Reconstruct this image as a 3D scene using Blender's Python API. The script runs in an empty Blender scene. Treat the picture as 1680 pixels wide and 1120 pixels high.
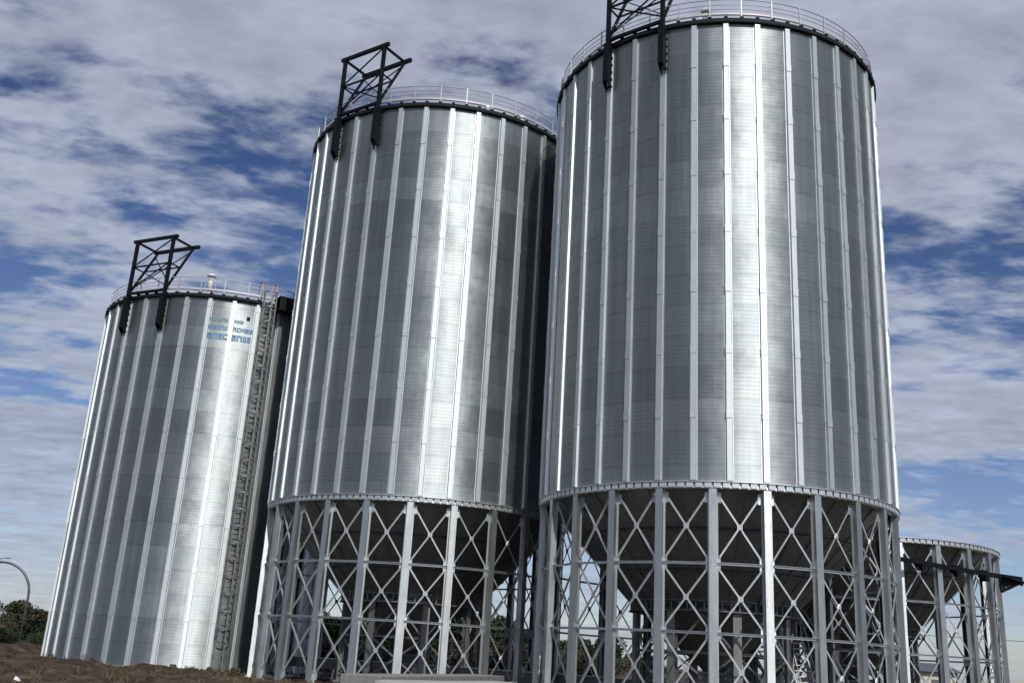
import bpy, math, random
from mathutils import Vector, Matrix, noise
random.seed(7)
sc = bpy.context.scene
PI = math.pi
R_ = math.radians

# ------------------------------------------------------------------ camera
cam_d = bpy.data.cameras.new("camera"); cam = bpy.data.objects.new("camera", cam_d)
sc.collection.objects.link(cam); sc.camera = cam
cam_d.sensor_width = 36.0; cam_d.lens = 1625.5 / 1680 * 36
cam_d.clip_end = 6000
ro, pi_ = 0.06063, 0.3086
fwd = Vector((0, math.cos(pi_), math.sin(pi_)))
up0 = Vector((0, -math.sin(pi_), math.cos(pi_))); rt0 = Vector((1, 0, 0))
rt = rt0 * math.cos(ro) + up0 * math.sin(ro); up = -rt0 * math.sin(ro) + up0 * math.cos(ro)
M = Matrix((rt, up, -fwd)).transposed().to_4x4(); M.translation = (0, 0, 1.68)
cam.matrix_world = M

# ------------------------------------------------------------------ light
SUN_EL, SUN_AZ = 44.0, 17.5
sun_d = bpy.data.lights.new("sun", 'SUN'); sun_d.energy = 3.3; sun_d.angle = R_(0.53)
sun_d.color = (1.0, 0.965, 0.92)
sun = bpy.data.objects.new("sun", sun_d); sc.collection.objects.link(sun)
sun.rotation_euler = (R_(90 - SUN_EL), 0, R_(SUN_AZ)); sun.location = (20, -40, 60)

world = bpy.data.worlds.new("World"); sc.world = world; world.use_nodes = True

class NT:
    """small node-tree helper"""
    def __init__(s, tree): s.t = tree; s.n = tree.nodes; s.l = tree.links
    def new(s, typ, **kw):
        n = s.n.new(typ)
        for k, v in kw.items(): setattr(n, k, v)
        return n
    def put(s, sock, v):
        if hasattr(v, 'is_output') or isinstance(v, bpy.types.NodeSocket): s.l.new(v, sock)
        else: sock.default_value = v
    def math(s, op, a, b=None, c=None, clamp=False):
        n = s.new('ShaderNodeMath', operation=op); n.use_clamp = clamp
        s.put(n.inputs[0], a)
        if b is not None: s.put(n.inputs[1], b)
        if c is not None: s.put(n.inputs[2], c)
        return n.outputs[0]
    def vmath(s, op, a, b=None, scale=None):
        n = s.new('ShaderNodeVectorMath', operation=op); s.put(n.inputs[0], a)
        if b is not None: s.put(n.inputs[1], b)
        if scale is not None: s.put(n.inputs['Scale'], scale)
        return n.outputs[1] if op in ('DOT_PRODUCT', 'LENGTH') else n.outputs[0]
    def noise(s, vec, scale, detail=4, rough=.55, dist=0.0, col=False):
        n = s.new('ShaderNodeTexNoise'); s.l.new(vec, n.inputs['Vector'])
        n.inputs['Scale'].default_value = scale; n.inputs['Detail'].default_value = detail
        n.inputs['Roughness'].default_value = rough; n.inputs['Distortion'].default_value = dist
        return n.outputs['Color' if col else 'Fac']
    def ramp(s, v, stops):
        n = s.new('ShaderNodeValToRGB'); s.put(n.inputs[0], v); e = n.color_ramp.elements
        while len(e) < len(stops): e.new(.5)
        for el, (p, c) in zip(e, stops):
            el.position = p; el.color = (c, c, c, 1) if isinstance(c, (int, float)) else (*c, 1)
        return n.outputs[0]
    def mixc(s, f, a, b, mode='MIX'):
        n = s.new('ShaderNodeMix', data_type='RGBA', blend_type=mode)
        s.put(n.inputs[0], f)
        for i, v in ((6, a), (7, b)):
            s.put(n.inputs[i], (*v, 1) if isinstance(v, tuple) and len(v) == 3 else v)
        return n.outputs[2]
    def comb(s, x, y, z):
        n = s.new('ShaderNodeCombineXYZ')
        for i, v in enumerate((x, y, z)): s.put(n.inputs[i], v)
        return n.outputs[0]
    def sep(s, v):
        n = s.new('ShaderNodeSeparateXYZ'); s.l.new(v, n.inputs[0]); return n.outputs

w = NT(world.node_tree); w.n.clear()
out = w.new('ShaderNodeOutputWorld'); bg = w.new('ShaderNodeBackground')
w.l.new(bg.outputs[0], out.inputs[0])
sky = w.new('ShaderNodeTexSky', sky_type='NISHITA'); sky.sun_disc = False
sky.sun_elevation = R_(SUN_EL); sky.sun_rotation = R_(180 - SUN_AZ)
sky.altitude = 100; sky.air_density = 1.0; sky.dust_density = .6; sky.ozone_density = 2.5
tc = w.new('ShaderNodeTexCoord'); dirv = w.vmath('NORMALIZE', tc.outputs['Generated'])
dx, dy, dz = w.sep(dirv)
zz = w.math('ADD', w.math('MAXIMUM', dz, 0.0), 0.10)
px, py = w.math('DIVIDE', dx, zz), w.math('DIVIDE', dy, zz)
SKY_SEED = 0.37
P = w.comb(px, py, SKY_SEED)
# rotate / stretch for the streaks of altocumulus
mp = w.new('ShaderNodeMapping'); w.l.new(P, mp.inputs[0]); mp.inputs['Rotation'].default_value = (0, 0, R_(-38)); mp.inputs['Scale'].default_value = (1.0, 1.55, 1)
big = w.noise(mp.outputs[0], 0.62, 3, .5, .35)
mid = w.noise(mp.outputs[0], 3.3, 5, .6, .25)
fine = w.noise(mp.outputs[0], 9.5, 5, .6, .15)
vor = w.new('ShaderNodeTexVoronoi', feature='SMOOTH_F1'); w.l.new(w.vmath('ADD', mp.outputs[0], w.vmath('SCALE', w.noise(mp.outputs[0], 5.0, 3, .6, 0, True), scale=.16)), vor.inputs['Vector'])
vor.inputs['Scale'].default_value = 8.0
puff = w.math('SUBTRACT', .5, vor.outputs['Distance'])
cov = w.math('ADD', w.math('ADD', w.math('MULTIPLY', big, 1.25), w.math('MULTIPLY', mid, .74)), w.math('ADD', w.math('MULTIPLY', fine, .42), w.math('MULTIPLY', puff, .22)))
CLOUD_LO, CLOUD_HI = 1.02, 1.30
mask = w.new('ShaderNodeMapRange', interpolation_type='SMOOTHSTEP'); w.l.new(cov, mask.inputs[0])
mask.inputs[1].default_value = CLOUD_LO; mask.inputs[2].default_value = CLOUD_HI
thick = w.new('ShaderNodeMapRange'); w.l.new(cov, thick.inputs[0]); thick.inputs[1].default_value = 1.05; thick.inputs[2].default_value = 1.5
# cloud: lit lavender-white, greyer where it is thick
ccol = w.mixc(thick.outputs[0], (4.9, 5.35, 6.5), (3.55, 3.9, 4.85))
shade = w.math('MULTIPLY_ADD', w.math('MULTIPLY_ADD', w.noise(mp.outputs[0], 14.0, 4, .6), .45, w.math('MULTIPLY', w.noise(mp.outputs[0], 3.6, 5, .62), .8)), 1.0, .40)
ccol = w.mixc(1.0, ccol, w.comb(shade, shade, shade), 'MULTIPLY')
# forward scattering: clouds nearer the sun are brighter
sd = Vector((math.sin(R_(SUN_AZ)) * math.cos(R_(SUN_EL)), -math.cos(R_(SUN_AZ)) * math.cos(R_(SUN_EL)), math.sin(R_(SUN_EL))))
ca = w.math('MAXIMUM', w.vmath('DOT_PRODUCT', dirv, tuple(sd)), 0.0)
glow = w.math('MULTIPLY_ADD', w.math('POWER', ca, 5.0), 1.7, 1.0)
ccol = w.mixc(1.0, ccol, w.comb(glow, glow, glow), 'MULTIPLY')
# clear sky: nishita, a bit deeper in the gaps overhead
deep = w.new('ShaderNodeMapRange'); w.l.new(dz, deep.inputs[0]); deep.inputs[1].default_value = .05; deep.inputs[2].default_value = .55
tint = w.mixc(deep.outputs[0], (.84, .84, .96), (.26, .36, .56))
blue = w.mixc(1.0, sky.outputs[0], tint, 'MULTIPLY')
# clouds thin out into the pale band near the horizon
hz = w.new('ShaderNodeMapRange', interpolation_type='SMOOTHSTEP'); w.l.new(dz, hz.inputs[0]); hz.inputs[1].default_value = .0; hz.inputs[2].default_value = .22
hz.inputs[3].default_value = .62
mk = w.math('MULTIPLY', w.math('MULTIPLY', mask.outputs[0], .92), hz.outputs[0])
skyc = w.mixc(mk, blue, ccol)
w.l.new(skyc, bg.inputs[0]); bg.inputs[1].default_value = 0.10

sc.view_settings.view_transform = 'Standard'; sc.view_settings.look = 'None'
sc.view_settings.exposure = 0.0; sc.view_settings.gamma = 1.0
sc.render.engine = 'CYCLES'
sc.cycles.max_bounces = 6; sc.cycles.use_denoising = True
sc.cycles.caustics_reflective = False; sc.cycles.caustics_refractive = False

# ------------------------------------------------------------------ mesh helpers
class MB:
    def __init__(s): s.v = []; s.f = []; s.sm = []
    def quad(s, pts, smooth=False):
        b = len(s.v); s.v += [tuple(p) for p in pts]; s.f.append(tuple(range(b, b + len(pts)))); s.sm.append(smooth)
    def solid(s, base, top):
        """prism between two equal loops"""
        b = len(s.v); n = len(base); s.v += [tuple(p) for p in base] + [tuple(p) for p in top]
        s.f.append(tuple(range(b + n - 1, b - 1, -1))); s.f.append(tuple(range(b + n, b + 2 * n)))
        for i in range(n): j = (i + 1) % n; s.f.append((b + i, b + j, b + n + j, b + n + i))
        s.sm += [False] * (n + 2)
    def box(s, c, sx, sy, sz, rz=0.0):
        ca_, sa = math.cos(rz), math.sin(rz)
        lo = []
        for a, b_ in ((-1, -1), (1, -1), (1, 1), (-1, 1)):
            x, y = a * sx / 2, b_ * sy / 2; lo.append((c[0] + x * ca_ - y * sa, c[1] + x * sa + y * ca_))
        s.solid([(x, y, c[2] - sz / 2) for x, y in lo], [(x, y, c[2] + sz / 2) for x, y in lo])
    def bar(s, a, b, wd, th, upv=(0, 0, 1)):
        """rectangular bar from a to b; wd across, th along upv-ish"""
        a = Vector(a); b = Vector(b); d = (b - a).normalized(); u = Vector(upv)
        if abs(d.dot(u)) > .98: u = Vector((0, 1, 0))
        r = d.cross(u).normalized(); u = r.cross(d).normalized()
        L = lambda p: [p + r * (i * wd / 2) + u * (j * th / 2) for i, j in ((-1, -1), (1, -1), (1, 1), (-1, 1))]
        s.solid(L(a), L(b))
    def angle(s, a, b, wd, upv=(0, 0, 1), t=.012):
        """L-section"""
        a = Vector(a); b = Vector(b); d = (b - a).normalized(); u = Vector(upv)
        r = d.cross(u).normalized(); u = r.cross(d).normalized()
        L = lambda p: [p + r * i * wd + u * j * wd for i, j in ((-.5, 0), (.5, 0), (.5, t / wd), (-.5 + t / wd, t / wd), (-.5 + t / wd, .8), (-.5, .8))]
        s.solid(L(a), L(b))
    def tube(s, pts, r, n=8, closed=False):
        pts = [Vector(p) for p in pts]; m = len(pts); b = len(s.v)
        for i, p in enumerate(pts):
            if closed: d = pts[(i + 1) % m] - pts[i - 1]
            else: d = pts[min(i + 1, m - 1)] - pts[max(i - 1, 0)]
            d.normalize(); u = Vector((0, 0, 1)) if abs(d.z) < .95 else Vector((0, 1, 0))
            x = d.cross(u).normalized(); y = x.cross(d)
            rr = r[i] if isinstance(r, (list, tuple)) else r
            for k in range(n):
                t = 2 * PI * k / n; s.v.append(tuple(p + x * math.cos(t) * rr + y * math.sin(t) * rr))
        for i in range(m if closed else m - 1):
            for k in range(n):
                a0 = b + i * n + k; a1 = b + i * n + (k + 1) % n; i2 = (i + 1) % m
                s.f.append((a0, a1, b + i2 * n + (k + 1) % n, b + i2 * n + k)); s.sm.append(True)
        if not closed:
            s.f.append(tuple(b + k for k in range(n - 1, -1, -1))); s.f.append(tuple(b + (m - 1) * n + k for k in range(n))); s.sm += [False, False]
    def lathe(s, prof, n, closed=False, smooth=True, a0=0.0, a1=2 * PI):
        """profile [(r,z)...] round the z axis"""
        full = abs(a1 - a0 - 2 * PI) < 1e-6; cols = n if full else n + 1; b = len(s.v); m = len(prof)
        for k in range(cols):
            a = a0 + (a1 - a0) * k / n
            for r, z in prof: s.v.append((r * math.sin(a), -r * math.cos(a), z))
        for k in range(n):
            k2 = (k + 1) % cols
            for i in range(m if closed else m - 1):
                j = (i + 1) % m
                s.f.append((b + k * m + i, b + k2 * m + i, b + k2 * m + j, b + k * m + j)); s.sm.append(smooth)
    def build(s, name, mat, parent=None, fix=True):
        me = bpy.data.meshes.new(name); me.from_pydata([tuple(v) for v in s.v], [], s.f)
        me.polygons.foreach_set('use_smooth', s.sm)
        if fix:
            import bmesh
            bm = bmesh.new(); bm.from_mesh(me); bmesh.ops.recalc_face_normals(bm, faces=bm.faces); bm.to_mesh(me); bm.free()
        me.materials.append(mat); me.update()
        o = bpy.data.objects.new(name, me); sc.collection.objects.link(o)
        if parent: o.parent = parent
        return o

def tag(o, label=None, cat=None, group=None, kind=None):
    if label: o['label'] = label
    if cat: o['category'] = cat
    if group: o['group'] = group
    if kind: o['kind'] = kind
    return o
def empty(name, loc, rz=0):
    o = bpy.data.objects.new(name, None); sc.collection.objects.link(o); o.location = loc; o.rotation_euler = (0, 0, rz)
    o.empty_display_size = .5
    return o
def copy_to(o, parent, loc=None, rz=None):
    c = o.copy(); sc.collection.objects.link(c); c.parent = parent
    if loc is not None: c.location = loc
    if rz is not None: c.rotation_euler = (0, 0, rz)
    return c

# ------------------------------------------------------------------ materials
def mat(name):
    m = bpy.data.materials.new(name); m.use_nodes = True; t = NT(m.node_tree)
    b = m.node_tree.nodes['Principled BSDF']; return m, t, b

WALL_BASE = .49
def wall_steel(name, sector_phase, seed):
    """corrugated galvanised sheets: horizontal waves, one sheet between two ribs, rows of sheets"""
    m, t, b = mat(name)
    g = t.new('ShaderNodeNewGeometry'); tc = t.new('ShaderNodeTexCoord'); x, y, z = t.sep(tc.outputs['Object'])
    ang = t.math('ARCTAN2', x, t.math('MULTIPLY', y, -1.0))
    sec = t.math('FLOOR', t.math('MULTIPLY_ADD', ang, 36 / (2 * PI), 100.0 - sector_phase))
    secf = t.math('FRACT', t.math('MULTIPLY_ADD', ang, 36 / (2 * PI), 100.0 - sector_phase))
    stag = t.math('MULTIPLY', t.math('MODULO', sec, 2.0), .0)
    rowv = t.math('ADD', t.math('DIVIDE', z, 1.32), stag)
    row = t.math('FLOOR', rowv); rowf = t.math('FRACT', rowv)
    wn = t.new('ShaderNodeTexWhiteNoise', noise_dimensions='3D'); t.l.new(t.comb(sec, row, float(seed)), wn.inputs[0])
    wr = t.new('ShaderNodeTexWhiteNoise', noise_dimensions='2D'); t.l.new(t.comb(row, float(seed) + .5, 0.0), wr.inputs[0])
    # corrugation slope
    ph = t.math('MULTIPLY', z, 2 * PI / .165)
    slope = t.math('MULTIPLY', t.math('COSINE', ph), .085)
    # local dents and sheet tilt, slowly varying
    dent = t.noise(tc.outputs['Object'], .55, 3, .5, .0, True)
    dent2 = t.noise(tc.outputs['Object'], 2.3, 3, .55, .0, True)
    dent = t.vmath('ADD', dent, t.vmath('SCALE', t.vmath('SUBTRACT', dent2, (.5, .5, .5)), scale=.55))
    dv = t.vmath('SCALE', t.vmath('SUBTRACT', dent, (.5, .5, .5)), scale=.15)
    tilt = t.vmath('SCALE', t.vmath('SUBTRACT', wn.outputs['Color'], (.5, .5, .5)), scale=.012)
    tx, ty, tz = t.sep(t.vmath('ADD', dv, tilt))
    # sheets are slightly flatter than the true circle
    tang = t.vmath('NORMALIZE', t.vmath('CROSS_PRODUCT', (0, 0, 1), g.outputs['Normal']))
    flat = t.math('MULTIPLY', t.math('SUBTRACT', secf, .5), -.01)
    nn = t.vmath('ADD', g.outputs['Normal'], t.comb(tx, ty, t.math('ADD', t.math('ADD', slope, tz), t.math('MULTIPLY', t.math('SUBTRACT', wr.outputs['Value'], .5), .16))))
    nn = t.vmath('ADD', nn, t.vmath('SCALE', tang, scale=flat))
    t.l.new(t.vmath('NORMALIZE', nn), b.inputs['Normal'])
    # colour: sheet to sheet, streaks run down, spangle
    mpn = t.new('ShaderNodeMapping'); t.l.new(tc.outputs['Object'], mpn.inputs[0]); mpn.inputs['Scale'].default_value = (2.6, 2.6, .16)
    streak = t.noise(mpn.outputs[0], 1.0, 4, .6)
    spang = t.noise(tc.outputs['Object'], 14.0, 2, .6)
    v = t.math('MULTIPLY_ADD', wn.outputs['Value'], .022, WALL_BASE)
    v = t.math('ADD', v, t.math('MULTIPLY', t.math('SUBTRACT', wr.outputs['Value'], .5), .09))
    v = t.math('ADD', v, t.math('MULTIPLY', t.math('SUBTRACT', streak, .5), .28))
    v = t.math('ADD', v, t.math('MULTIPLY', t.math('SUBTRACT', spang, .5), .08))
    mp2 = t.new('ShaderNodeMapping'); t.l.new(tc.outputs['Object'], mp2.inputs[0]); mp2.inputs['Scale'].default_value = (7.5, 7.5, .22)
    run = t.noise(mp2.outputs[0], 1.0, 3, .65)
    v = t.math('ADD', v, t.math('MULTIPLY', t.math('SUBTRACT', run, .5), .15))
    # overlap seam between rows of sheets, bolt line beside the ribs
    seam = t.math('LESS_THAN', rowf, .022)
    bolt = t.math('MULTIPLY', t.math('LESS_THAN', t.math('ABSOLUTE', t.math('SUBTRACT', t.math('ABSOLUTE', t.math('SUBTRACT', secf, .5)), .375)), .011),
                  t.math('LESS_THAN', t.math('FRACT', t.math('DIVIDE', z, .132)), .42))
    v = t.math('MULTIPLY', v, t.math('MULTIPLY_ADD', seam, -.35, 1.0))
    v = t.math('MULTIPLY', v, t.math('MULTIPLY_ADD', bolt, -.30, 1.0))
    t.l.new(t.mixc(1.0, t.comb(v, v, v), t.mixc(t.noise(tc.outputs['Object'], .35, 2, .5), (.90, 1.02, 1.03), (.97, 1.0, 1.01)), 'MULTIPLY'), b.inputs['Base Color'])
    b.inputs['Metallic'].default_value = .96
    rg = t.math('ADD', t.math('MULTIPLY_ADD', wr.outputs['Value'], .09, .53), t.math('MULTIPLY', streak, .10))
    # the rolled waves stretch every reflection up and down: anisotropy along the height
    b.inputs['Anisotropic'].default_value = .92; b.inputs['Tangent'].default_value = (0, 0, 1)
    t.l.new(t.comb(0.0, 0.0, 1.0), b.inputs['Tangent'])
    t.l.new(rg, b.inputs['Roughness'])
    return m

def steel(name, base, metallic, rough, var=.12, tintc=(1, 1, 1), per_obj=.1, bump=.0, aniso=.0):
    m, t, b = mat(name)
    if aniso: b.inputs['Anisotropic'].default_value = aniso; t.l.new(t.comb(0.0, 0.0, 1.0), b.inputs['Tangent'])
    tc = t.new('ShaderNodeTexCoord'); oi = t.new('ShaderNodeObjectInfo')
    off = t.vmath('ADD', tc.outputs['Object'], t.vmath('SCALE', t.comb(oi.outputs['Random'], oi.outputs['Random'], oi.outputs['Random']), scale=37.0))
    mpn = t.new('ShaderNodeMapping'); t.l.new(off, mpn.inputs[0]); mpn.inputs['Scale'].default_value = (1.6, 1.6, .5)
    n1 = t.noise(mpn.outputs[0], 1.6, 5, .62); n2 = t.noise(off, 9.0, 3, .6)
    v = t.math('ADD', base, t.math('MULTIPLY', t.math('SUBTRACT', n1, .5), var * 2))
    v = t.math('ADD', v, t.math('MULTIPLY', t.math('SUBTRACT', n2, .5), var))
    v = t.math('ADD', v, t.math('MULTIPLY', t.math('SUBTRACT', oi.outputs['Random'], .5), per_obj))
    v = t.math('MAXIMUM', v, .004)
    t.l.new(t.mixc(1.0, t.comb(v, v, v), tuple(tintc), 'MULTIPLY'), b.inputs['Base Color'])
    b.inputs['Metallic'].default_value = metallic
    t.l.new(t.math('MULTIPLY_ADD', n1, .2, rough - .1), b.inputs['Roughness'])
    if bump:
        bp = t.new('ShaderNodeBump'); bp.inputs['Strength'].default_value = bump; bp.inputs['Distance'].default_value = .02
        t.l.new(n1, bp.inputs['Height']); t.l.new(bp.outputs[0], b.inputs['Normal'])
    return m

M_rib = steel('galvanised_rib', .70, .80, .60, .12, (.95, 1.01, 1.01), .12, aniso=.6)
M_leg = steel('galvanised_column', .56, .93, .47, .14, (.96, 1, .985), .12, .25, aniso=.7)
M_inner = steel('shade_darkened_inner_steel', .24, .6, .55, .10, (.98, 1, .97), .08)  # base colour lowered: shade under the hopper put into the inner steel
M_brace = steel('galvanised_brace', .60, .72, .45, .14, (.97, 1, .98), .14)
M_ring = steel('galvanised_ring', .60, .75, .45, .14, (.97, 1, .99))
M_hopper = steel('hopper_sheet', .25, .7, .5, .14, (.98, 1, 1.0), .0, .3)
M_roof = steel('roof_sheet', .50, .8, .4, .1)
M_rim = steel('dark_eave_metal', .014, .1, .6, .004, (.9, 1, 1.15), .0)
M_black = steel('black_painted_steel', .008, .0, .55, .003, (.85, .95, 1.3), .0)
M_rail = steel('pale_galvanised_rail', .46, .35, .5, .05)
M_conc = steel('concrete', .34, .0, .9, .10, (1, .97, .90), .06, .5)
M_concd = steel('grey_concrete', .20, .0, .92, .08, (1, .98, .93), .06, .5)
M_cable = steel('cable_rubber', .05, .0, .6, .01)
M_motor = steel('red_motor_paint', .30, .0, .45, .03, (1, .25, .18))
M_dark = steel('dark_machinery_steel', .13, .5, .5, .06, (1, 1, 1.05), .04)
M_vent = steel('white_vent_paint', .72, .1, .45, .05)
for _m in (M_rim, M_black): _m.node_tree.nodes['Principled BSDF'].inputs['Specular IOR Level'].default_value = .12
M_cage = steel('weathered_ladder_steel', .26, .7, .5, .08)
M_blue = steel('blue_lettering_paint', .30, .3, .5, .10, (.45, .80, 1.20), .0)
M_teal = steel('green_blue_lettering_paint', .26, .0, .55, .08, (.55, .95, 1.05), .0)
M_litter = steel('white_litter', .8, .0, .7, .05)
M_cream = steel('cream_render', .55, .0, .9, .08, (1, .95, .80), .0)

def dirt_material():
    m, t, b = mat('reddish_dirt')
    tc = t.new('ShaderNodeTexCoord'); o = tc.outputs['Object']
    a = t.noise(o, .16, 5, .6); c = t.noise(o, 1.3, 6, .65); d = t.noise(o, 9.0, 4, .7)
    col = t.ramp(c, [(.30, (.018, .013, .010)), (.5, (.060, .041, .031)), (.68, (.125, .090, .069))])
    grass = t.ramp(t.math('ADD', t.math('MULTIPLY', a, .6), t.math('MULTIPLY', d, .4)), [(.46, 0.0), (.56, 1.0)])
    gcol = t.ramp(d, [(.3, (.018, .022, .010)), (.7, (.085, .080, .042))])
    col = t.mixc(t.math('MULTIPLY', grass, .35), col, gcol)
    t.l.new(col, b.inputs['Base Color']); b.inputs['Roughness'].default_value = .97
    b.inputs['Specular IOR Level'].default_value = .15
    bp = t.new('ShaderNodeBump'); bp.inputs['Strength'].default_value = .9; bp.inputs['Distance'].default_value = .12
    t.l.new(t.math('ADD', c, t.math('MULTIPLY', d, .4)), bp.inputs['Height']); t.l.new(bp.outputs[0], b.inputs['Normal'])
    return m
M_dirt = dirt_material()

def leaf_material(name, c0, c1):
    m, t, b = mat(name)
    g = t.new('ShaderNodeNewGeometry'); oi = t.new('ShaderNodeObjectInfo')
    r = t.new('ShaderNodeTexWhiteNoise', noise_dimensions='1D')
    t.l.new(t.math('ADD', g.outputs['Random Per Island'], oi.outputs['Random']), r.inputs['W'])
    t.l.new(t.mixc(r.outputs['Value'], c0, c1), b.inputs['Base Color']); b.inputs['Roughness'].default_value = .7
    b.inputs['Specular IOR Level'].default_value = .2
    return m
M_leaf = leaf_material('dark_leaves', (.010, .020, .009), (.034, .050, .022))
M_leaf2 = leaf_material('olive_leaves', (.022, .026, .012), (.060, .060, .030))
M_scrub = leaf_material('brown_scrub_leaves', (.022, .020, .012), (.075, .062, .040))
M_dry = leaf_material('dry_weed', (.055, .045, .022), (.16, .125, .070))
M_bark = steel('bark', .07, .0, .9, .03, (1, .8, .62))

# ------------------------------------------------------------------ ground: one sheet to the horizon
def ground():
    def ax(lo, hi, fine_lo, fine_hi, st):
        r = []; x = fine_lo
        while x <= fine_hi: r.append(x); x += st
        d = st; x = fine_hi
        while x < hi: d *= 1.35; x += d; r.append(min(x, hi))
        d = st; x = fine_lo; l = []
        while x > lo: d *= 1.35; x -= d; l.append(max(x, lo))
        return l[::-1] + r
    xs = ax(-3000, 3000, -45, 12, .45); ys = ax(-3000, 3000, 10, 75, .45)
    sil = [(9.69, 45.58), (-4.49, 54.26), (-19.26, 65.67), (20.03, 57.97)]
    vs = []
    for y in ys:
        for x in xs:
            h = 0.0
            if -70 < x < 60 and 5 < y < 160:
                h = .34 * noise.noise(Vector((x * .35, y * .35, 0))) + .24 * noise.noise(Vector((x * 1.1, y * 1.1, 3))) + .10 * noise.noise(Vector((x * 2.6, y * 2.6, 8)))
                d = min(math.hypot(x - a, y - b) for a, b in sil)
                h *= min(1, max(0, (d - 8.3) / 2.0))
                e = min(1, (y - 5) / 8) * min(1, (160 - y) / 30) * min(1, (x + 70) / 15) * min(1, (60 - x) / 15)
                h *= e
                h += 1.25 * math.exp(-((x + 42) / 11) ** 2 - ((y - 70) / 14) ** 2) * (1 + .5 * noise.noise(Vector((x * .5, y * .5, 4))))
                h += .12 * e * min(1, max(0, (d - 8.3) / 4.0)) if x < 0 else 0
            vs.append((x, y, h))
    n = len(xs); f = [(j * n + i, j * n + i + 1, (j + 1) * n + i + 1, (j + 1) * n + i) for j in range(len(ys) - 1) for i in range(n - 1)]
    me = bpy.data.meshes.new('ground'); me.from_pydata(vs, [], f); me.polygons.foreach_set('use_smooth', [True] * len(f)); me.materials.append(M_dirt)
    o = bpy.data.objects.new('ground', me); sc.collection.objects.link(o); tag(o, kind='structure')
    return o
ground()

# ------------------------------------------------------------------ silo kit (built around the z axis, facing -y)
RW = 7.93            # wall radius
ZRING, Z1, Z2, Z3 = 8.63, 5.52, 2.985, .44
def polar(r, a, z): return Vector((r * math.sin(a), -r * math.cos(a), z))

def rib_mesh(z0, z1, seed):
    rnd = random.Random(seed); m = MB(); z = z0; k = 0
    w0, w1, d = .105, .132, .10
    while z < z1 - .01:
        zt = min(z + 2.64, z1); j = (k % 2) * .004 + rnd.uniform(-.002, .002); ww = w0 + j
        prof = [(-w1 - .035, .004), (-w1, .006), (-ww, d + j), (ww, d + j), (w1, .006), (w1 + .035, .004), (w1 + .035, -.01), (-w1 - .035, -.01)]
        L = lambda zz: [(px_, -(RW + py_), zz) for px_, py_ in prof]
        m.solid(L(z), L(zt - .012))
        if zt < z1: m.box((0, -(RW + d + .012), zt), .235, .012, .34)     # splice plate
        z = zt; k += 1
    return m

def leg_mesh():
    m = MB(); hw, dp = .145, .24
    # open hat-shaped column, flat face outwards
    prof = [(-hw, 0), (hw, 0), (hw, -dp), (hw + .05, -dp), (hw + .05, -dp - .014), (hw - .014, -dp - .014), (hw - .014, -.014),
            (-hw + .014, -.014), (-hw + .014, -dp - .014), (-hw - .05, -dp - .014), (-hw - .05, -dp), (-hw, -dp)]
    L = lambda zz: [(a, -(RW + .02 + b), zz) for a, b in prof]
    m.solid(L(.12), L(ZRING - .28))
    m.box((0, -(RW - .1), .06), .62, .55, .10)                            # base plate
    for z in (Z1, Z2):
        m.box((0, -(RW - .235), z), .56, .014, .42)                       # gusset plates
    m.box((0, -(RW - .235), Z3), .60, .014, .40)
    m.box((0, -(RW - .235), ZRING - .62), .62, .014, .40)
    for z in (Z1, Z2, 1.1, 4.2, 7.0):
        for s in (-1, 1):
            for q in (-.14, -.05, .05, .14): m.box((s * .09, -(RW + .028), z + q), .028, .016, .028)
    return m

HB = PI / 24     # half a leg bay
def bay_point(side, z, inset=.23, r=RW - .215):
    p = polar(r, side * HB, z); t = Vector((math.cos(side * HB), math.sin(side * HB), 0)); return p - t * side * inset
def brace_mesh(z0, z1):
    m = MB(); out = Vector((0, -1, 0))
    m.angle(bay_point(-1, z0), bay_point(1, z1), .068, out)
    a, b_ = bay_point(1, z0, r=RW - .235), bay_point(-1, z1, r=RW - .235)
    m.angle(a, b_, .068, -out)
    c = (bay_point(-1, z0) + bay_point(1, z1)) / 2; m.box(tuple(c + Vector((0, -.012, 0))), .20, .012, .20)
    return m
def girt_mesh(z):
    m = MB(); a, b_ = bay_point(-1, z, .1, RW - .19), bay_point(1, z, .1, RW - .19)
    m.angle(a, b_, .09, (0, -1, 0)); return m

def ring_mesh():
    m = MB()
    # channel ring with notched outer flange
    m.lathe([(RW - .25, ZRING - .30), (RW + .03, ZRING - .30), (RW + .03, ZRING - .27), (RW - .02, ZRING - .27), (RW - .02, ZRING - .06), (RW + .10, ZRING - .06), (RW + .10, ZRING - .03), (RW - .25, ZRING - .03)], 144, closed=True)
    n = 144
    for k in range(n):
        a = 2 * PI * (k + .5) / n; p = polar(RW + .045, a, ZRING - .165)
        m.box(tuple(p), .27, .03, .205, a)
    return m

def hopper_mesh():
    m = MB()
    m.lathe([(RW - .32, ZRING - .10), (3.3, 4.02), (.55, 1.75), (.45, 1.60)], 96, smooth=True)
    m.lathe([(.40, 1.60), (.50, 1.76), (3.27, 4.06), (RW - .35, ZRING - .05)], 96, smooth=True)
    for k in range(36):      # standing seams of the cone sheets
        a = 2 * PI * k / 36; m.bar(polar(RW - .36, a, ZRING - .17), polar(3.35, a, 4.01), .05, .03, polar(1, a, -1))
    for f in (.33, .66):
        r = RW - .32 + (3.3 - RW + .32) * f; z = ZRING - .10 + (4.02 - ZRING + .10) * f
        m.lathe([(r + .05, z - .03), (r - .05, z - .10), (r - .02, z - .12), (r + .08, z - .05)], 72, closed=True, smooth=False)
    return m

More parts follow.
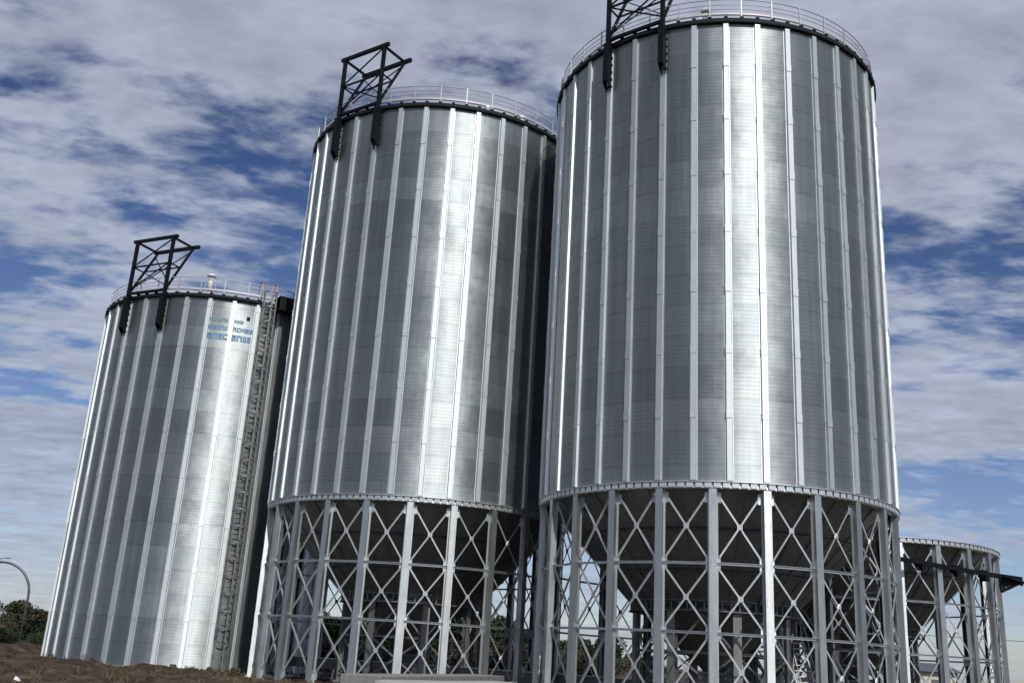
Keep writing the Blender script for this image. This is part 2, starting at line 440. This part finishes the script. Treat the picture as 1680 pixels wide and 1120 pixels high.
def outlet_mesh():
    m = MB()
    m.box((0, 0, 1.52), 1.3, 1.3, .12); m.box((0, 0, 1.36), .9, .9, .20); m.box((0, 0, 1.22), 1.5, .8, .10)
    m.tube([(-.9, -.45, 1.52), (-1.3, -.45, 1.52)], .03); m.tube([polar(.22, t * PI / 6, 0) + Vector((-1.3, -.45 + 0, 1.52)) for t in range(12)], .02, 6, True)
    m.box((.95, -.1, 1.55), .5, .35, .34)
    return m

def inner_ring_mesh():
    m = MB(); m.lathe([(3.35, 3.98), (3.75, 3.98), (3.75, 4.02), (3.42, 4.04), (3.42, 4.38), (3.72, 4.40), (3.72, 4.44), (3.35, 4.44)], 64, closed=True, smooth=False)
    for k in range(64):
        a = 2 * PI * k / 64; p = polar(3.56, a, 4.21); m.box(tuple(p), .05, .24, .32, a)
    return m
def inner_column_mesh():
    m = MB(); m.box((0, -3.55, 2.02), .36, .04, 3.9); m.box((0, -3.35, 2.02), .36, .04, 3.9); m.box((0, -3.45, 2.02), .04, .16, 3.9)
    m.box((0, -3.45, .08), .8, .7, .10); return m
def inner_brace_mesh():
    m = MB(); h = PI / 8
    q = lambda s, z, r=3.45: polar(r, s * h, z) - Vector((math.cos(s * h), math.sin(s * h), 0)) * s * .17
    m.angle(q(-1, 2.35), q(1, 2.35), .10, (0, -1, 0))
    m.angle(q(-1, .5), q(1, 2.2), .08, (0, -1, 0)); m.angle(q(1, .5, 3.42), q(-1, 2.2, 3.42), .08, (0, 1, 0))
    m.angle(q(-1, 2.5), q(0, 3.85) , .08, (0, -1, 0)); m.angle(q(1, 2.5, 3.42), q(0, 3.85, 3.42), .08, (0, 1, 0))
    return m

def rim_mesh(ze):
    m = MB()
    m.lathe([(RW - .02, ze - .20), (RW + .135, ze - .20), (RW + .16, ze - .16), (RW + .16, ze + .03), (RW + .02, ze + .07), (RW - .02, ze + .07)], 288, closed=True)
    for k in range(72):
        a = 2 * PI * k / 72; p = polar(RW + .10, a, ze + .09); m.box(tuple(p), .16, .12, .07, a)
    return m
def roof_mesh(ze):
    m = MB(); rs = R_(11)
    h = (RW - 1.0) * math.tan(rs)
    m.lathe([(RW + .06, ze + .05), (1.0, ze + .05 + h), (1.0, ze + h + .35), (.0, ze + h + .45)], 144)
    for k in range(36):
        a = 2 * PI * (k + .5) / 36; m.bar(polar(RW + .02, a, ze + .10), polar(1.05, a, ze + .10 + h), .06, .09, (0, 0, 1))
    return m
def rail_mesh(ze, rr):
    m = MB()
    for z, r in ((1.12, .024), (.84, .017), (.62, .017)):
        m.tube([polar(rr, 2 * PI * k / 144, ze + z) for k in range(144)], r, 6, True)
    m.lathe([(rr - .012, ze + .28), (rr + .012, ze + .28), (rr + .012, ze + .44), (rr - .012, ze + .44)], 144, closed=True)   # toe board
    return m
def rail_post_mesh(ze, rr):
    m = MB(); m.box((0, -(rr + .03), ze + .62), .05, .05, 1.04); m.bar((0, -(rr + .03), ze + .12), (0, -(rr - .5), ze + .28), .05, .05); return m

GW, GI, GH, GL = 2.86, 1.68, 3.72, 2.52      # black gantry: width, depth, height above eave, length below eave
def gantry(parent, az, ze, big=False):
    """black steel carrier frame bolted to the silo wall"""
    ro_ = RW + .16; x = GW / 2
    y_of = lambda xx: -math.sqrt(ro_ * ro_ - xx * xx) - .14
    y0 = y_of(x); root = None
    def pm(fn, name, par):
        m = MB(); fn(m); o = m.build(name, M_black, par); return o
    def frame_post(sgn):
        def fn(m):
            xx = sgn * x
            m.box((xx, y0, ze + (GH - .3) / 2 - .1), .17, .18, GH + .5)
        return fn
    tops = []
    base = MB(); yc = y0 - .01
    base.bar((-x - .28, yc, ze + GH), (x + .32, yc, ze + GH), .17, .18)
    root = base.build('gantry_frame', M_black, parent); root.rotation_euler = (0, 0, az)
    for s in (-1, 1):
        pm(frame_post(s), 'post', root)
        # heavy bracket plate down the wall with a cut lower end
        m = MB(); xx = s * x; yw = y_of(x) + .16
        L = lambda dx: [(xx + dx, yw + .02, ze - .05), (xx + dx, yw - .34, ze - .05), (xx + dx, yw - .34, ze - GL + .42), (xx + dx, yw + .02, ze - GL)]
        m.solid(L(-.13), L(-.10)); m.solid(L(.10), L(.13)); m.box((xx, yw - .32, ze - (GL - .42) / 2 - .03), .198, .03, GL - .5)
        for q in range(6): m.box((xx, yw + .03, ze - .35 - q * .38), .34, .03, .12)
        m.build('bracket_plate', M_black, root)
        m = MB(); m.bar((xx, y0 + .1, ze + GH - .06), (xx, y0 + GI, ze + GH - .06), .11, .12); m.build('top_arm', M_black, root)
        m = MB(); m.bar((xx, y0 + .08, ze + .35), (xx, y0 + GI, ze + GH - .16), .11, .12); m.build('diagonal_strut', M_black, root)
        m = MB(); m.bar((xx, y0 + .06, ze + GH * .53), (xx, y0 + GI * .56, ze + GH * .53), .07, .07); m.build('tie_bar', M_black, root)
    m = MB(); m.bar((-x - .30, y0 + GI + .08, ze + GH - .01), (x + .42, y0 + GI + .08, ze + GH - .01), .18, .2); m.build('inner_beam', M_black, root)
    m = MB(); yb = y0
    m.bar((-x + .1, yb, ze + .5), (x - .1, yb, ze + GH * .53), .06, .06); m.bar((x - .1, yb + .07, ze + .5), (-x + .1, yb + .07, ze + GH * .53), .06, .06)
    m.bar((-x + .1, yb, ze + GH * .53), (x - .1, yb, ze + GH * .53), .08, .08)
    m.bar((-x + .1, yb, ze + GH * .56), (x - .1, yb, ze + GH - .15), .06, .06); m.build('cross_brace', M_black, root)
    m = MB()
    pA = lambda s, f: Vector((s * x, y0 + .08 + (GI - .08) * f, ze + .35 + (GH - .51) * f))
    m.bar(pA(-1, .08), pA(1, .92), .05, .05); m.bar(pA(1, .08), pA(-1, .92), .05, .05); m.bar(pA(-1, .52), pA(1, .52), .07, .07)
    m.build('cross_brace', M_black, root)
    m = MB(); m.bar((-x - .1, y0, ze + .18), (x + .1, y0, ze + .18), .13, .15); m.build('sill_beam', M_black, root)
    return root

shared = {}
def get(key, fn, name, mt, parent, rz=0.0):
    """first use builds the mesh, later ones copy it"""
    if key not in shared:
        o = fn().build(name, mt, parent); shared[key] = o
    else: o = copy_to(shared[key], parent)
    o.name = name; o.rotation_euler = (0, 0, rz); return o

def wall(parent, z0, z1, sector_phase, seed):
    m = MB(); n = 288; rows = max(1, int((z1 - z0) / 1.32)); zs = [z0 + (z1 - z0) * i / rows for i in range(rows + 1)]
    m.lathe([(RW, z) for z in zs], n)
    o = m.build('wall', wall_steel('corrugated_wall_steel', sector_phase, seed), parent); return o

def legs_and_bracing(root, phase):
    for k in range(24):
        a = phase + k * 2 * PI / 24
        get('leg', leg_mesh, 'leg', M_leg, root, a)
        for key, z0, z1 in (('bt', Z1 + .22, ZRING - .55), ('bm', Z2 + .22, Z1 - .22), ('bb', Z3 + .12, Z2 - .22)):
            get(key, lambda z0=z0, z1=z1: brace_mesh(z0, z1), 'cross_brace', M_brace, root, a + HB)
        for key, z in (('g1', Z1), ('g2', Z2)): get(key, lambda z=z: girt_mesh(z), 'girt', M_brace, root, a + HB)
    get('ring', ring_mesh, 'ring_beam', M_ring, root, phase)
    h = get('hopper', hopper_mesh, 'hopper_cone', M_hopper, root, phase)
    get('outlet', outlet_mesh, 'outlet_gate', M_dark, h, 0)
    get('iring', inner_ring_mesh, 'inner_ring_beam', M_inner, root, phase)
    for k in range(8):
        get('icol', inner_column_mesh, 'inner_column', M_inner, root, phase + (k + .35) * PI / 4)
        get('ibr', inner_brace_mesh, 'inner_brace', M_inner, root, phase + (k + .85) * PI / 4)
    m = MB(); m.lathe([(RW - .9, -.3), (RW + .45, -.3), (RW + .45, .01), (RW - .9, .01)], 96, closed=True, smooth=False)
    get('found', lambda: m, 'foundation_ring', M_concd, root)

def silo_top(root, ze, phase, key):
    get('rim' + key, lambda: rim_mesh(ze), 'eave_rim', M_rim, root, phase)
    get('roof' + key, lambda: roof_mesh(ze), 'roof', M_roof, root, phase)
    rr = RW - .02
    rl = get('rail' + key, lambda: rail_mesh(ze, rr), 'railing', M_rail, root, phase)
    for k in range(36): get('rp' + key, lambda: rail_post_mesh(ze, rr), 'rail_post', M_rail, rl, (k + .5) * PI / 18 * 1.0)

def roof_vent(root, x, y, z, h, r=.14):
    m = MB(); m.tube([(x, y, z), (x, y, z + h)], r, 14); m.tube([(x, y, z + h), (x, y, z + h + .03), (x, y, z + h + .16), (x, y, z + h + .2)], [r * 1.2, r * 1.7, r * 1.7, r * .6], 14)
    m.tube([(x, y, z), (x, y, z + .08)], r * 1.7, 14)
    for s in (-1, 1): m.bar((x + s * r * 1.9, y, z + .05), (x + s * r * 1.9, y, z + h * .7), .03, .03)
    return m.build('roof_vent', M_vent, root)

# ------------------------------------------------------------------ the silos
SIL = {'right': (9.693, 45.583), 'middle': (-4.491, 54.259), 'left': (-19.256, 65.671), 'open': (20.034, 57.969)}
def cam_az(x, y): return math.atan2(-x, y)
def hopper_silo(key, seed, leg_ph, rib_ph, label):
    x, y = SIL[key]; root = empty('hopper_silo', (x, y, 0)); tag(root, label, 'silo', 'galvanised grain silos')
    c = cam_az(x, y); ze = 29.34
    wall(root, ZRING - .03, ze - .02, (c + rib_ph) * 36 / (2 * PI), seed)
    for k in range(36): get('rib', lambda: rib_mesh(ZRING, ze - .12, 3), 'wall_rib', M_rib, root, c + rib_ph + k * PI / 18)
    legs_and_bracing(root, c + leg_ph)
    silo_top(root, ze, c + rib_ph, 'h')
    return root, ze, c
sr, ze, c = hopper_silo('right', 11, -.0005, .0806, 'nearest and tallest-looking ribbed steel hopper silo on legs, right of the middle one')
gantry(sr, R_(-37.2), ze)
p = polar(RW - .35, R_(-13.7), 0); roof_vent(sr, p.x, p.y, ze + .05, .62)
sm, ze, c = hopper_silo('middle', 23, -.0525, -.0039, 'ribbed steel hopper silo on legs standing between the flat-bottomed silo and the nearest silo')
gantry(sm, R_(-34.5), ze)
p = polar(RW - .1, R_(18), 0); roof_vent(sm, p.x, p.y, ze + .05, .12, .09)
p = polar(RW - .1, R_(33), 0); roof_vent(sm, p.x, p.y, ze + .05, .16, .11)

# flat-bottomed silo on the ground
x, y = SIL['left']; sl = empty('flat_bottom_silo', (x, y, 0)); tag(sl, 'ribbed steel silo standing flat on the ground, with caged ladder and faded blue lettering', 'silo', 'galvanised grain silos')
c = cam_az(x, y); ze = 21.80; sl_scale = 1.035
sl.scale = (sl_scale, sl_scale, 1)
wall(sl, .05, ze - .02, (c - .0296) * 36 / (2 * PI), 37)
for k in range(36): get('ribL', lambda: rib_mesh(.1, ze - .12, 9), 'wall_rib', M_rib, sl, c - .0296 + k * PI / 18)
silo_top(sl, ze, c - .0296, 'l')
gantry(sl, R_(-25.2), ze)
m = MB(); m.lathe([(RW - .5, -.3), (RW + .3, -.3), (RW + .3, .10), (RW - .5, .10)], 96, closed=True, smooth=False); m.build('foundation_ring', M_concd, sl)
p = polar(RW - .25, R_(3), 0); roof_vent(sl, p.x, p.y, ze + .1, 1.15, .16)

def lettering(root, ze):
    """three rows of worn painted characters, too faded to read, on the two sheets between the ribs"""
    rnd = random.Random(5)
    for row, (z, h, mt) in enumerate(((ze - 1.62, .22, M_teal), (ze - 2.15, .27, M_blue), (ze - 2.74, .37, M_blue))):
        parts = {}; rr = RW + .012
        a = R_(5.0); aend = R_(22.3) if row else R_(19.0)
        while a < aend:
            wd = h * rnd.uniform(.5, .75) / RW * 1.15
            if rnd.random() < .03: a += wd * .9; continue
            ribs = min(abs(((a + wd / 2 - (c - .0296)) / (PI / 18) + .5) % 1 - .5), 9)
            if ribs < .13: a += wd * .3; continue
            m = parts.setdefault(math.floor((a + wd / 2 - (c - .0296)) / (PI / 18)), MB())
            kind = rnd.randrange(5); s = h * .27
            def stroke(a0, z0, a1, z1):
                m.solid([polar(rr, a0, z0), polar(rr, a1, z0), polar(rr, a1, z1), polar(rr, a0, z1)],
                        [polar(rr + .006, a0, z0), polar(rr + .006, a1, z0), polar(rr + .006, a1, z1), polar(rr + .006, a0, z1)])
            sa = s / RW
            stroke(a, z, a + sa, z + h)
            if kind in (0, 1, 3): stroke(a + wd - sa, z, a + wd, z + h)
            if kind in (0, 2, 4): stroke(a + sa, z + h - s, a + wd - (sa if kind == 0 else 0), z + h)
            if kind in (1, 2): stroke(a + sa, z + h * .4, a + wd - (sa if kind == 1 else 0), z + h * .4 + s)
            if kind in (3, 4, 2): stroke(a + sa, z, a + wd - (sa if kind == 3 else 0), z + s)
            a += wd + h * .09 / RW
        for q in parts.values(): q.build('painted_lettering', mt, root)
lettering(sl, ze)
m = MB(); q = polar(RW + .03, R_(21.2), ze - 1.2); m.box(tuple(q), .18, .07, .18, R_(21.2)); m.build('junction_box', M_black, sl)

def caged_ladder(root, az, z0, z1):
    rl = RW + .30; m = MB()
    for s in (-1, 1): m.bar((s * .24, -rl, z0), (s * .24, -rl, z1 + 1.1), .06, .05)
    z = z0 + .3
    while z < z1 + .1: m.tube([(-.24, -rl, z), (.24, -rl, z)], .018, 6); z += .30
    z = z0 + .8
    while z < z1: 
        for s in (-1, 1): m.bar((s * .24, -rl, z), (s * .24, -RW, z), .05, .05)
        z += 2.4
    for s in (-1, 1):   # looped handholds over the edge
        m.tube([(s * .42, -rl, z1 - .2)] + [(s * .42, -rl + .45 - .45 * math.cos(t), z1 + 1.1 + .3 * math.sin(t)) for t in [PI * i / 8 for i in range(9)]] + [(s * .42, -rl + .9, z1 + .2)], .028, 6)
    lad = m.build('ladder', M_cage, root); lad.rotation_euler = (0, 0, az)
    z = z0 + 2.2; k = 0
    arc = [Vector((.40 * math.sin(t) , -rl - .40 + .0 + .40 * math.cos(t) * 1.0, 0)) for t in [R_(35) + R_(290) * i / 14 for i in range(15)]]
    while z < z1 + 1.0:
        m = MB()
        for p_, q_ in zip(arc[:-1], arc[1:]): m.bar(p_ + Vector((0, 0, z)), q_ + Vector((0, 0, z)), .012, .09)
        m.build('cage_hoop', M_cage, lad, ); z += .95; k += 1
    for i in (2, 4, 7, 10, 12):
        m = MB(); p_ = arc[i]; m.box((p_.x * .97, p_.y, (z0 + 2.2 + z1 + .9) / 2), .05, .014, z1 + .9 - z0 - 2.2 + .1, 0); m.build('cage_strap', M_cage, lad)
    return lad
caged_ladder(sl, R_(28.0), .1, ze)
# cable tray beside the ladder and the landing at its head
m = MB(); m.box((0, -(RW + .12), ze / 2), .34, .06, ze - .4); o = m.build('cable_tray', M_cage, sl); o.rotation_euler = (0, 0, R_(35.5))
m = MB(); m.lathe([(RW + .17, ze - .50), (RW + .95, ze - .50), (RW + .95, ze + .38), (RW + .17, ze + .38)], 24, closed=True, smooth=False, a0=R_(31.5), a1=R_(58)); m.build('landing_platform', M_rim, sl)

# unfinished silo: legs, ring and cone only
x, y = SIL['open']; so = empty('unfinished_silo_base', (x, y, 0)); tag(so, 'legs, ring and cone of an unbuilt silo at the far right, without cylinder', 'silo base')
legs_and_bracing(so, cam_az(x, y) + .32755)

# black beam fixed across the front of the unfinished base
b0, b1 = Vector((17.5, 48.4, 7.52)), Vector((27.0, 52.0, 7.03)); d = (b1 - b0).normalized(); side = Vector((-d.y, d.x, 0))
root = empty('black_steel_beam', b0); tag(root, 'long black steel beam clamped across the outer legs of the cylinder-less base', 'steel beam')
m = MB(); m.bar((0, 0, 0), b1 - b0, .16, .20); m.build('beam', M_black, root)
for f in (.36, .58, .76):
    m = MB(); q = (b1 - b0) * f; m.box(tuple(q + side * .12), .42, .3, .36, math.atan2(d.y, d.x)); m.box(tuple(q + Vector((0, 0, -.22))), .25, .25, .3, .4); m.build('clamp', M_black, root)
m = MB(); q = (b1 - b0)
for k in range(5):
    f0 = 1 - .21 + .045 * k
    m.bar(q * f0 + Vector((0, 0, .05)), q * 1.0 + Vector((.02, 0, .10 - .09 * k)), .12, .12)
    m.bar(q * (.84 + .02 * k) + side * (.2 * k - .4), q * .995 + side * (.2 * k - .4) * .4 + Vector((0, 0, -.12)), .10, .10)
    m.bar(q * (.86 + .02 * k), q * (.86 + .02 * k) + Vector((0, 0, -.75 + .14 * k)), .10, .10)
m.bar(q * .86 + Vector((0, 0, -.75)), q * .99 + Vector((0, 0, -.15)), .14, .12)
m.solid([q * .85 + Vector((0, -.05, -.1)), q * .85 + Vector((0, -.05, -.62)), q * .99 + Vector((0, -.05, -.15)), q * .99 + Vector((0, -.05, .05))],
        [q * .85 + Vector((0, .05, -.1)), q * .85 + Vector((0, .05, -.62)), q * .99 + Vector((0, .05, -.15)), q * .99 + Vector((0, .05, .05))])
m.build('end_bracket', M_black, root)

def cable(a, b, sag, r, label):
    a, b = Vector(a), Vector(b); pts = [a.lerp(b, i / 16) - Vector((0, 0, sag * 4 * (i / 16) * (1 - i / 16))) for i in range(17)]
    m = MB(); m.tube(pts, r, 6); return tag(m.build('cable', M_cable, None), label, 'cable', 'cables on the right')
cable(b1 + Vector((-.1, 0, -.1)), (46, 62, 7.6), .5, .05, 'thick dark cable running right from the tip of the black beam')
cable((24.5, 64.5, 4.6), (60, 72, 5.6), .3, .022, 'thin cable low in the sky behind the cylinder-less base')
# steel pole those cables run to (outside the frame)
m = MB(); m.tube([(46, 62, 0), (46, 62, 8.2)], [.16, .11], 12); m.box((46, 62, 7.7), 1.4, .12, .12, .5); tag(m.build('utility_pole', M_leg, None), 'grey steel cable pole right of the unfinished silo base', 'pole')
m = MB(); m.tube([(60, 72, 0), (60, 72, 6.2)], [.16, .11], 12); m.box((60, 72, 5.7), 1.4, .12, .12, .5); tag(m.build('utility_pole', M_leg, None), 'farther grey steel cable pole at the right', 'pole')

# ------------------------------------------------------------------ machinery under the silos
def chain_conveyor(a, b, z, label):
    a, b = Vector((*a, z)), Vector((*b, z)); root = empty('chain_conveyor', a); tag(root, label, 'conveyor', 'chain conveyors under the silos')
    L = b - a; dd = L.normalized(); m = MB(); m.bar((0, 0, 0), L, .55, .5); m.build('trough', M_dark, root)
    m = MB(); m.bar(Vector((0, 0, .28)), L + Vector((0, 0, .28)), .66, .03); m.build('cover', M_leg, root)
    n = int(L.length / 3)
    for k in range(n + 1):
        q = L * (k / n); s_ = Vector((-dd.y, dd.x, 0)) * .3; m = MB()
        for s in (-1, 1): m.bar(q + s_ * s - Vector((0, 0, .25)), q + s_ * s * 1.4 - Vector((0, 0, z)), .08, .08)
        m.bar(q - s_ - Vector((0, 0, .7)), q + s_ - Vector((0, 0, .7)), .06, .06); m.build('trestle', M_brace, root)
    m = MB(); m.tube([L + Vector((0, -.3, .1)), L + Vector((0, -.95, .1))], .22, 12); m.build('motor', M_motor, root)
    return root
chain_conveyor((-11, 58.3), (15.6, 41.9), .82, 'low enclosed conveyor passing under both legged silos')
# steel stair beside the inner columns of the right silo
root = empty('steel_stair', (13.6, 45.6, 0)); tag(root, 'small steel stair in the shade under the nearest silo', 'stair')
for s in (-1, 1):
    m = MB(); m.bar((s * .38, -1.3, .05), (s * .38, 1.3, 3.4), .05, .2); m.build('stringer', M_brace, root)
    m = MB(); m.bar((s * .38, -1.3, 1.05), (s * .38, 1.3, 4.4), .04, .04)
    for f in (0, .5, 1): m.bar((s * .38, -1.3 + 2.6 * f, .1 + 3.3 * f), (s * .38, -1.3 + 2.6 * f, 1.05 + 3.35 * f), .04, .04)
    m.build('handrail', M_rail, root)
for k in range(14):
    m = MB(); m.box((0, -1.2 + k * .186, .24 + k * .235), .72, .24, .03); m.build('tread', M_leg, root)

# concrete slabs lying in front of the middle silo
def slab(name, pts, z0, z1, mt, label):
    m = MB(); m.solid([(x, y, z0) for x, y in pts], [(x, y, z1) for x, y in pts]); o = m.build(name, mt, None)
    bv = o.modifiers.new('edge', 'BEVEL'); bv.width = .02; bv.segments = 2
    return tag(o, label, 'concrete slab', 'concrete slabs on the ground')
slab('concrete_slab', [(-4.55, 31.6), (-3.3, 31.2), (.55, 44.6), (-.70, 45.0)], -.3, .95, M_concd, 'grey concrete slab in front of the middle silo legs, the taller one')
slab('concrete_slab', [(-3.28, 29.6), (-2.2, 29.3), (.95, 38.0), (.0, 38.3), (-1.5, 34.2), (-3.25, 31.15)], -.3, .86, M_conc, 'paler lower concrete slab along the front of the taller grey slab')

# ------------------------------------------------------------------ vegetation
def leaf_cloud(m, rnd, cx, cy, cz, rx, ry, rz, n, size):
    for _ in range(n):
        while True:
            u = Vector((rnd.uniform(-1, 1), rnd.uniform(-1, 1), rnd.uniform(-1, 1)))
            if .35 < u.length < 1: break
        p_ = Vector((cx + u.x * rx, cy + u.y * ry, cz + u.z * rz))
        a = Vector((rnd.gauss(0, 1), rnd.gauss(0, 1), rnd.gauss(0, 1))).normalized(); b_ = a.orthogonal().normalized(); s = size * rnd.uniform(.6, 1.4)
        m.quad([p_ - a * s, p_ + b_ * s * .5, p_ + a * s, p_ - b_ * s * .5])
def tree_proto(seed, h, wd, lmat):
    rnd = random.Random(seed); root = empty('broadleaf_tree', (0, 0, 0)); m = MB()
    m.tube([(0, 0, -.1), (.05, 0, h * .25), (-.05, .06, h * .55)], [h * .03, h * .022, h * .01], 7)
    cl = []
    for k in range(13):
        a = rnd.uniform(0, 2 * PI); r = wd * rnd.uniform(.1, .62); z = h * rnd.uniform(.22, .86); r *= 1.15 - z / h * .75
        e = (r * math.cos(a), r * math.sin(a), z); cl.append(e); m.tube([(0, 0, h * rnd.uniform(.12, .4)), e], [h * .012, h * .004], 5)
    m.build('trunk', M_bark, root); m = MB()
    for e in cl:
        s = rnd.uniform(.16, .27); leaf_cloud(m, rnd, *e, wd * s * 1.5, wd * s * 1.5, h * s * .7, 330, h * .032)
    m.build('crown', lmat, root, fix=False); return root
def bush_proto(seed, h, wd, lmat):
    rnd = random.Random(seed); root = empty('bush', (0, 0, 0)); m = MB(); cl = []
    for k in range(9):
        a = rnd.uniform(0, 2 * PI); r = wd * rnd.uniform(.1, .5); e = (r * math.cos(a), r * math.sin(a), h * rnd.uniform(.25, .75)); cl.append(e)
        m.tube([(0, 0, -.05), e], [.05, .02], 5)
    m.build('stem', M_bark, root); m = MB()
    for e in cl: leaf_cloud(m, rnd, *e, wd * .3, wd * .3, h * .28, 220, h * .05)
    m.build('foliage', lmat, root, fix=False); return root
trees = [tree_proto(1, 5.0, 3.4, M_leaf), tree_proto(2, 5.6, 2.8, M_leaf), tree_proto(3, 4.4, 3.8, M_leaf2)]
bushes = [bush_proto(4, 2.0, 2.4, M_scrub), bush_proto(5, 1.6, 2.8, M_leaf)]
used = set()
def plant(proto, x, y, s, label, cat, group, rnd):
    if id(proto) not in used: used.add(id(proto)); r = proto
    else:
        r = copy_to(proto, None)
        for ch in list(proto.children): copy_to(ch, r)
    r.location = (x, y, 0); r.scale = (s, s, s * rnd.uniform(.92, 1.08)); r.rotation_euler = (0, 0, rnd.uniform(0, 6.28))
    tag(r, label, cat, group); return r
rnd = random.Random(77)
# tree row beyond the site
x = -66.0; spots = []
while x < 34:
    yy = 108 + 6 * math.sin(x * .13) + rnd.uniform(-5, 5)
    hfac = 1.0 if x < -30 else 1.18 if x < 5 else .85 if x < 14 else .62
    if x < 19: spots.append((x, yy, hfac * rnd.uniform(.82, 1.1)))
    x += rnd.uniform(1.5, 2.4)
for i, (x, yy, s) in enumerate(spots):
    px_ = 'left of the flat-bottomed silo' if x < -40 else 'behind the left and middle silos' if x < -3 else 'seen between the silo legs'
    plant(trees[rnd.randrange(3)], x, yy, s, 'dark bushy tree in the row beyond the site, ' + px_, 'tree', 'row of dark trees ' + px_, rnd)
for i in range(62):
    x = -60 + i * 1.15 + rnd.uniform(-.7, .7); yy = rnd.uniform(82, 100)
    px_ = 'left of the flat-bottomed silo' if x < -30 else 'behind the silo legs'
    plant(bushes[rnd.randrange(2)], x, yy, rnd.uniform(1.0, 1.7), 'low dark bush in front of the trees, ' + px_, 'bush', 'low bushes ' + px_, rnd)

for i in range(30):
    x = rnd.uniform(-50, -31); yy = rnd.uniform(60, 80)
    if math.hypot(x + 19.26, yy - 65.67) < 10.5: continue
    o = plant(bushes[0 if rnd.random() < .7 else 1], x, yy, rnd.uniform(.4, .75), 'low brown scrub on the rough bank left of the flat-bottomed silo', 'bush', 'low brown scrub on the left bank', rnd)
    o.location.z = 1.1 * math.exp(-((x + 42) / 11) ** 2 - ((yy - 70) / 14) ** 2) - .1

# weeds on the dirt: ground cover
m = MB(); wr = random.Random(9)
sil = list(SIL.values())
for _ in range(2600):
    yy = wr.uniform(24, 78); x = wr.uniform(-.62 * yy, -.04 * yy)
    if min(math.hypot(x - a, yy - b) for a, b in sil) < 8.6: continue
    if noise.noise(Vector((x * .25, yy * .25, 5))) < -.02: continue
    hh = wr.uniform(.06, .26) * (1.5 if noise.noise(Vector((x * .12, yy * .12, 9))) > .15 else 1)
    for k in range(9):
        a = wr.uniform(0, 6.28); ln = wr.uniform(.3, 1) * hh; bx, by = x + wr.uniform(-.22, .22), yy + wr.uniform(-.22, .22)
        z0 = .0 + .34 * noise.noise(Vector((bx * .35, by * .35, 0))) + .12
        tx, ty = bx + math.cos(a) * ln * .5, by + math.sin(a) * ln * .5; wv = .025
        m.quad([(bx - wv, by, z0 - .12), (bx + wv, by, z0 - .12), (tx + wv * .3, ty, z0 + ln), (tx - wv * .3, ty, z0 + ln)])
tag(m.build('weeds', M_dry, None, fix=False), 'dry low weeds and tufts scattered over the dirt', 'weeds', kind='stuff')

# stones and clods on the dirt: countless
m = MB(); wr = random.Random(19)
for _ in range(2600):
    yy = wr.uniform(24, 62); x = wr.uniform(-.6 * yy, .0)
    if min(math.hypot(x - a, yy - b) for a, b in sil) < 8.6: continue
    s = wr.uniform(.03, .10) if wr.random() < .85 else wr.uniform(.1, .24); z0 = .34 * noise.noise(Vector((x * .35, yy * .35, 0))) + .12; n = 6
    ring = lambda r, z, o: [(x + r * math.cos(2 * PI * k / n + o) * wr.uniform(.7, 1.2), yy + r * math.sin(2 * PI * k / n + o) * wr.uniform(.7, 1.2), z) for k in range(n)]
    m.solid(ring(s, z0 - .05, 0), ring(s * .6, z0 + s * .8, .2))
tag(m.build('clods', M_dirt, None), 'clods of reddish earth and small stones on the dirt', 'clods', kind='stuff')
m = MB(); m.solid([(-14.50, 32.0, .10), (-14.32, 31.95, .10), (-14.28, 32.1, .10), (-14.44, 32.2, .10)], [(-14.45, 32.05, .30), (-14.35, 32.0, .22), (-14.31, 32.1, .20), (-14.40, 32.12, .27)])
tag(m.build('litter', M_litter, None), 'crumpled white scrap of litter on the dirt at the bottom left', 'litter')

# curved lamp post at the left edge
root = empty('street_lamp', (-36.3, 80, 0)); tag(root, 'tall dark lamp post bent over in an arch, among the bushes at the left edge', 'street lamp')
m = MB(); rad = 2.45
pts = [(0, 0, 0), (0, 0, 4.1)] + [(-rad + rad * math.cos(t), 0, 4.1 + rad * math.sin(t)) for t in [PI * .92 * i / 18 for i in range(1, 19)]]
m.tube(pts, [.12] + [.095] * (len(pts) - 1), 10); m.build('post', M_dark, root)
e = pts[-1]; m = MB(); m.tube([(e[0], 0, e[2]), (e[0] - .02, 0, e[2] - .15), (e[0] - .05, 0, e[2] - .35)], [.08, .2, .24], 12); m.build('lamp_head', M_dark, root)
root = empty('street_lamp', (-63.5, 130, 0)); tag(root, 'distant thin T-shaped lamp post at the left edge under the arch', 'street lamp')
m = MB(); m.tube([(0, 0, 0), (0, 0, 10)], [.12, .07], 8); m.build('post', M_dark, root)
for s in (-1, 1):
    m = MB(); m.bar((0, 0, 10), (s * .8, 0, 10.1), .08, .06); m.box((s * 1.0, 0, 10.08), .6, .25, .1); m.build('lamp_head', M_dark, root)

# pale building low behind the unfinished base
root = empty('low_building', (37, 96, 0)); tag(root, 'low pale cream building far behind the legs of the cylinder-less base', 'building')
m = MB(); m.box((0, 0, 1.35), 9, 7, 2.7); m.build('wall', M_cream, root)
m = MB(); m.solid([(-4.9, -3.9, 2.70), (4.9, -3.9, 2.70), (4.9, 3.9, 2.70), (-4.9, 3.9, 2.70)], [(-4.9, -.1, 3.5), (4.9, -.1, 3.5), (4.9, .1, 3.5), (-4.9, .1, 3.5)]); m.build('roof', M_dark, root)
for xx in (-2.6, 0, 2.6):
    m = MB(); m.box((xx, -3.52, 1.5), 1.0, .06, 1.1); m.build('window', M_dark, root)
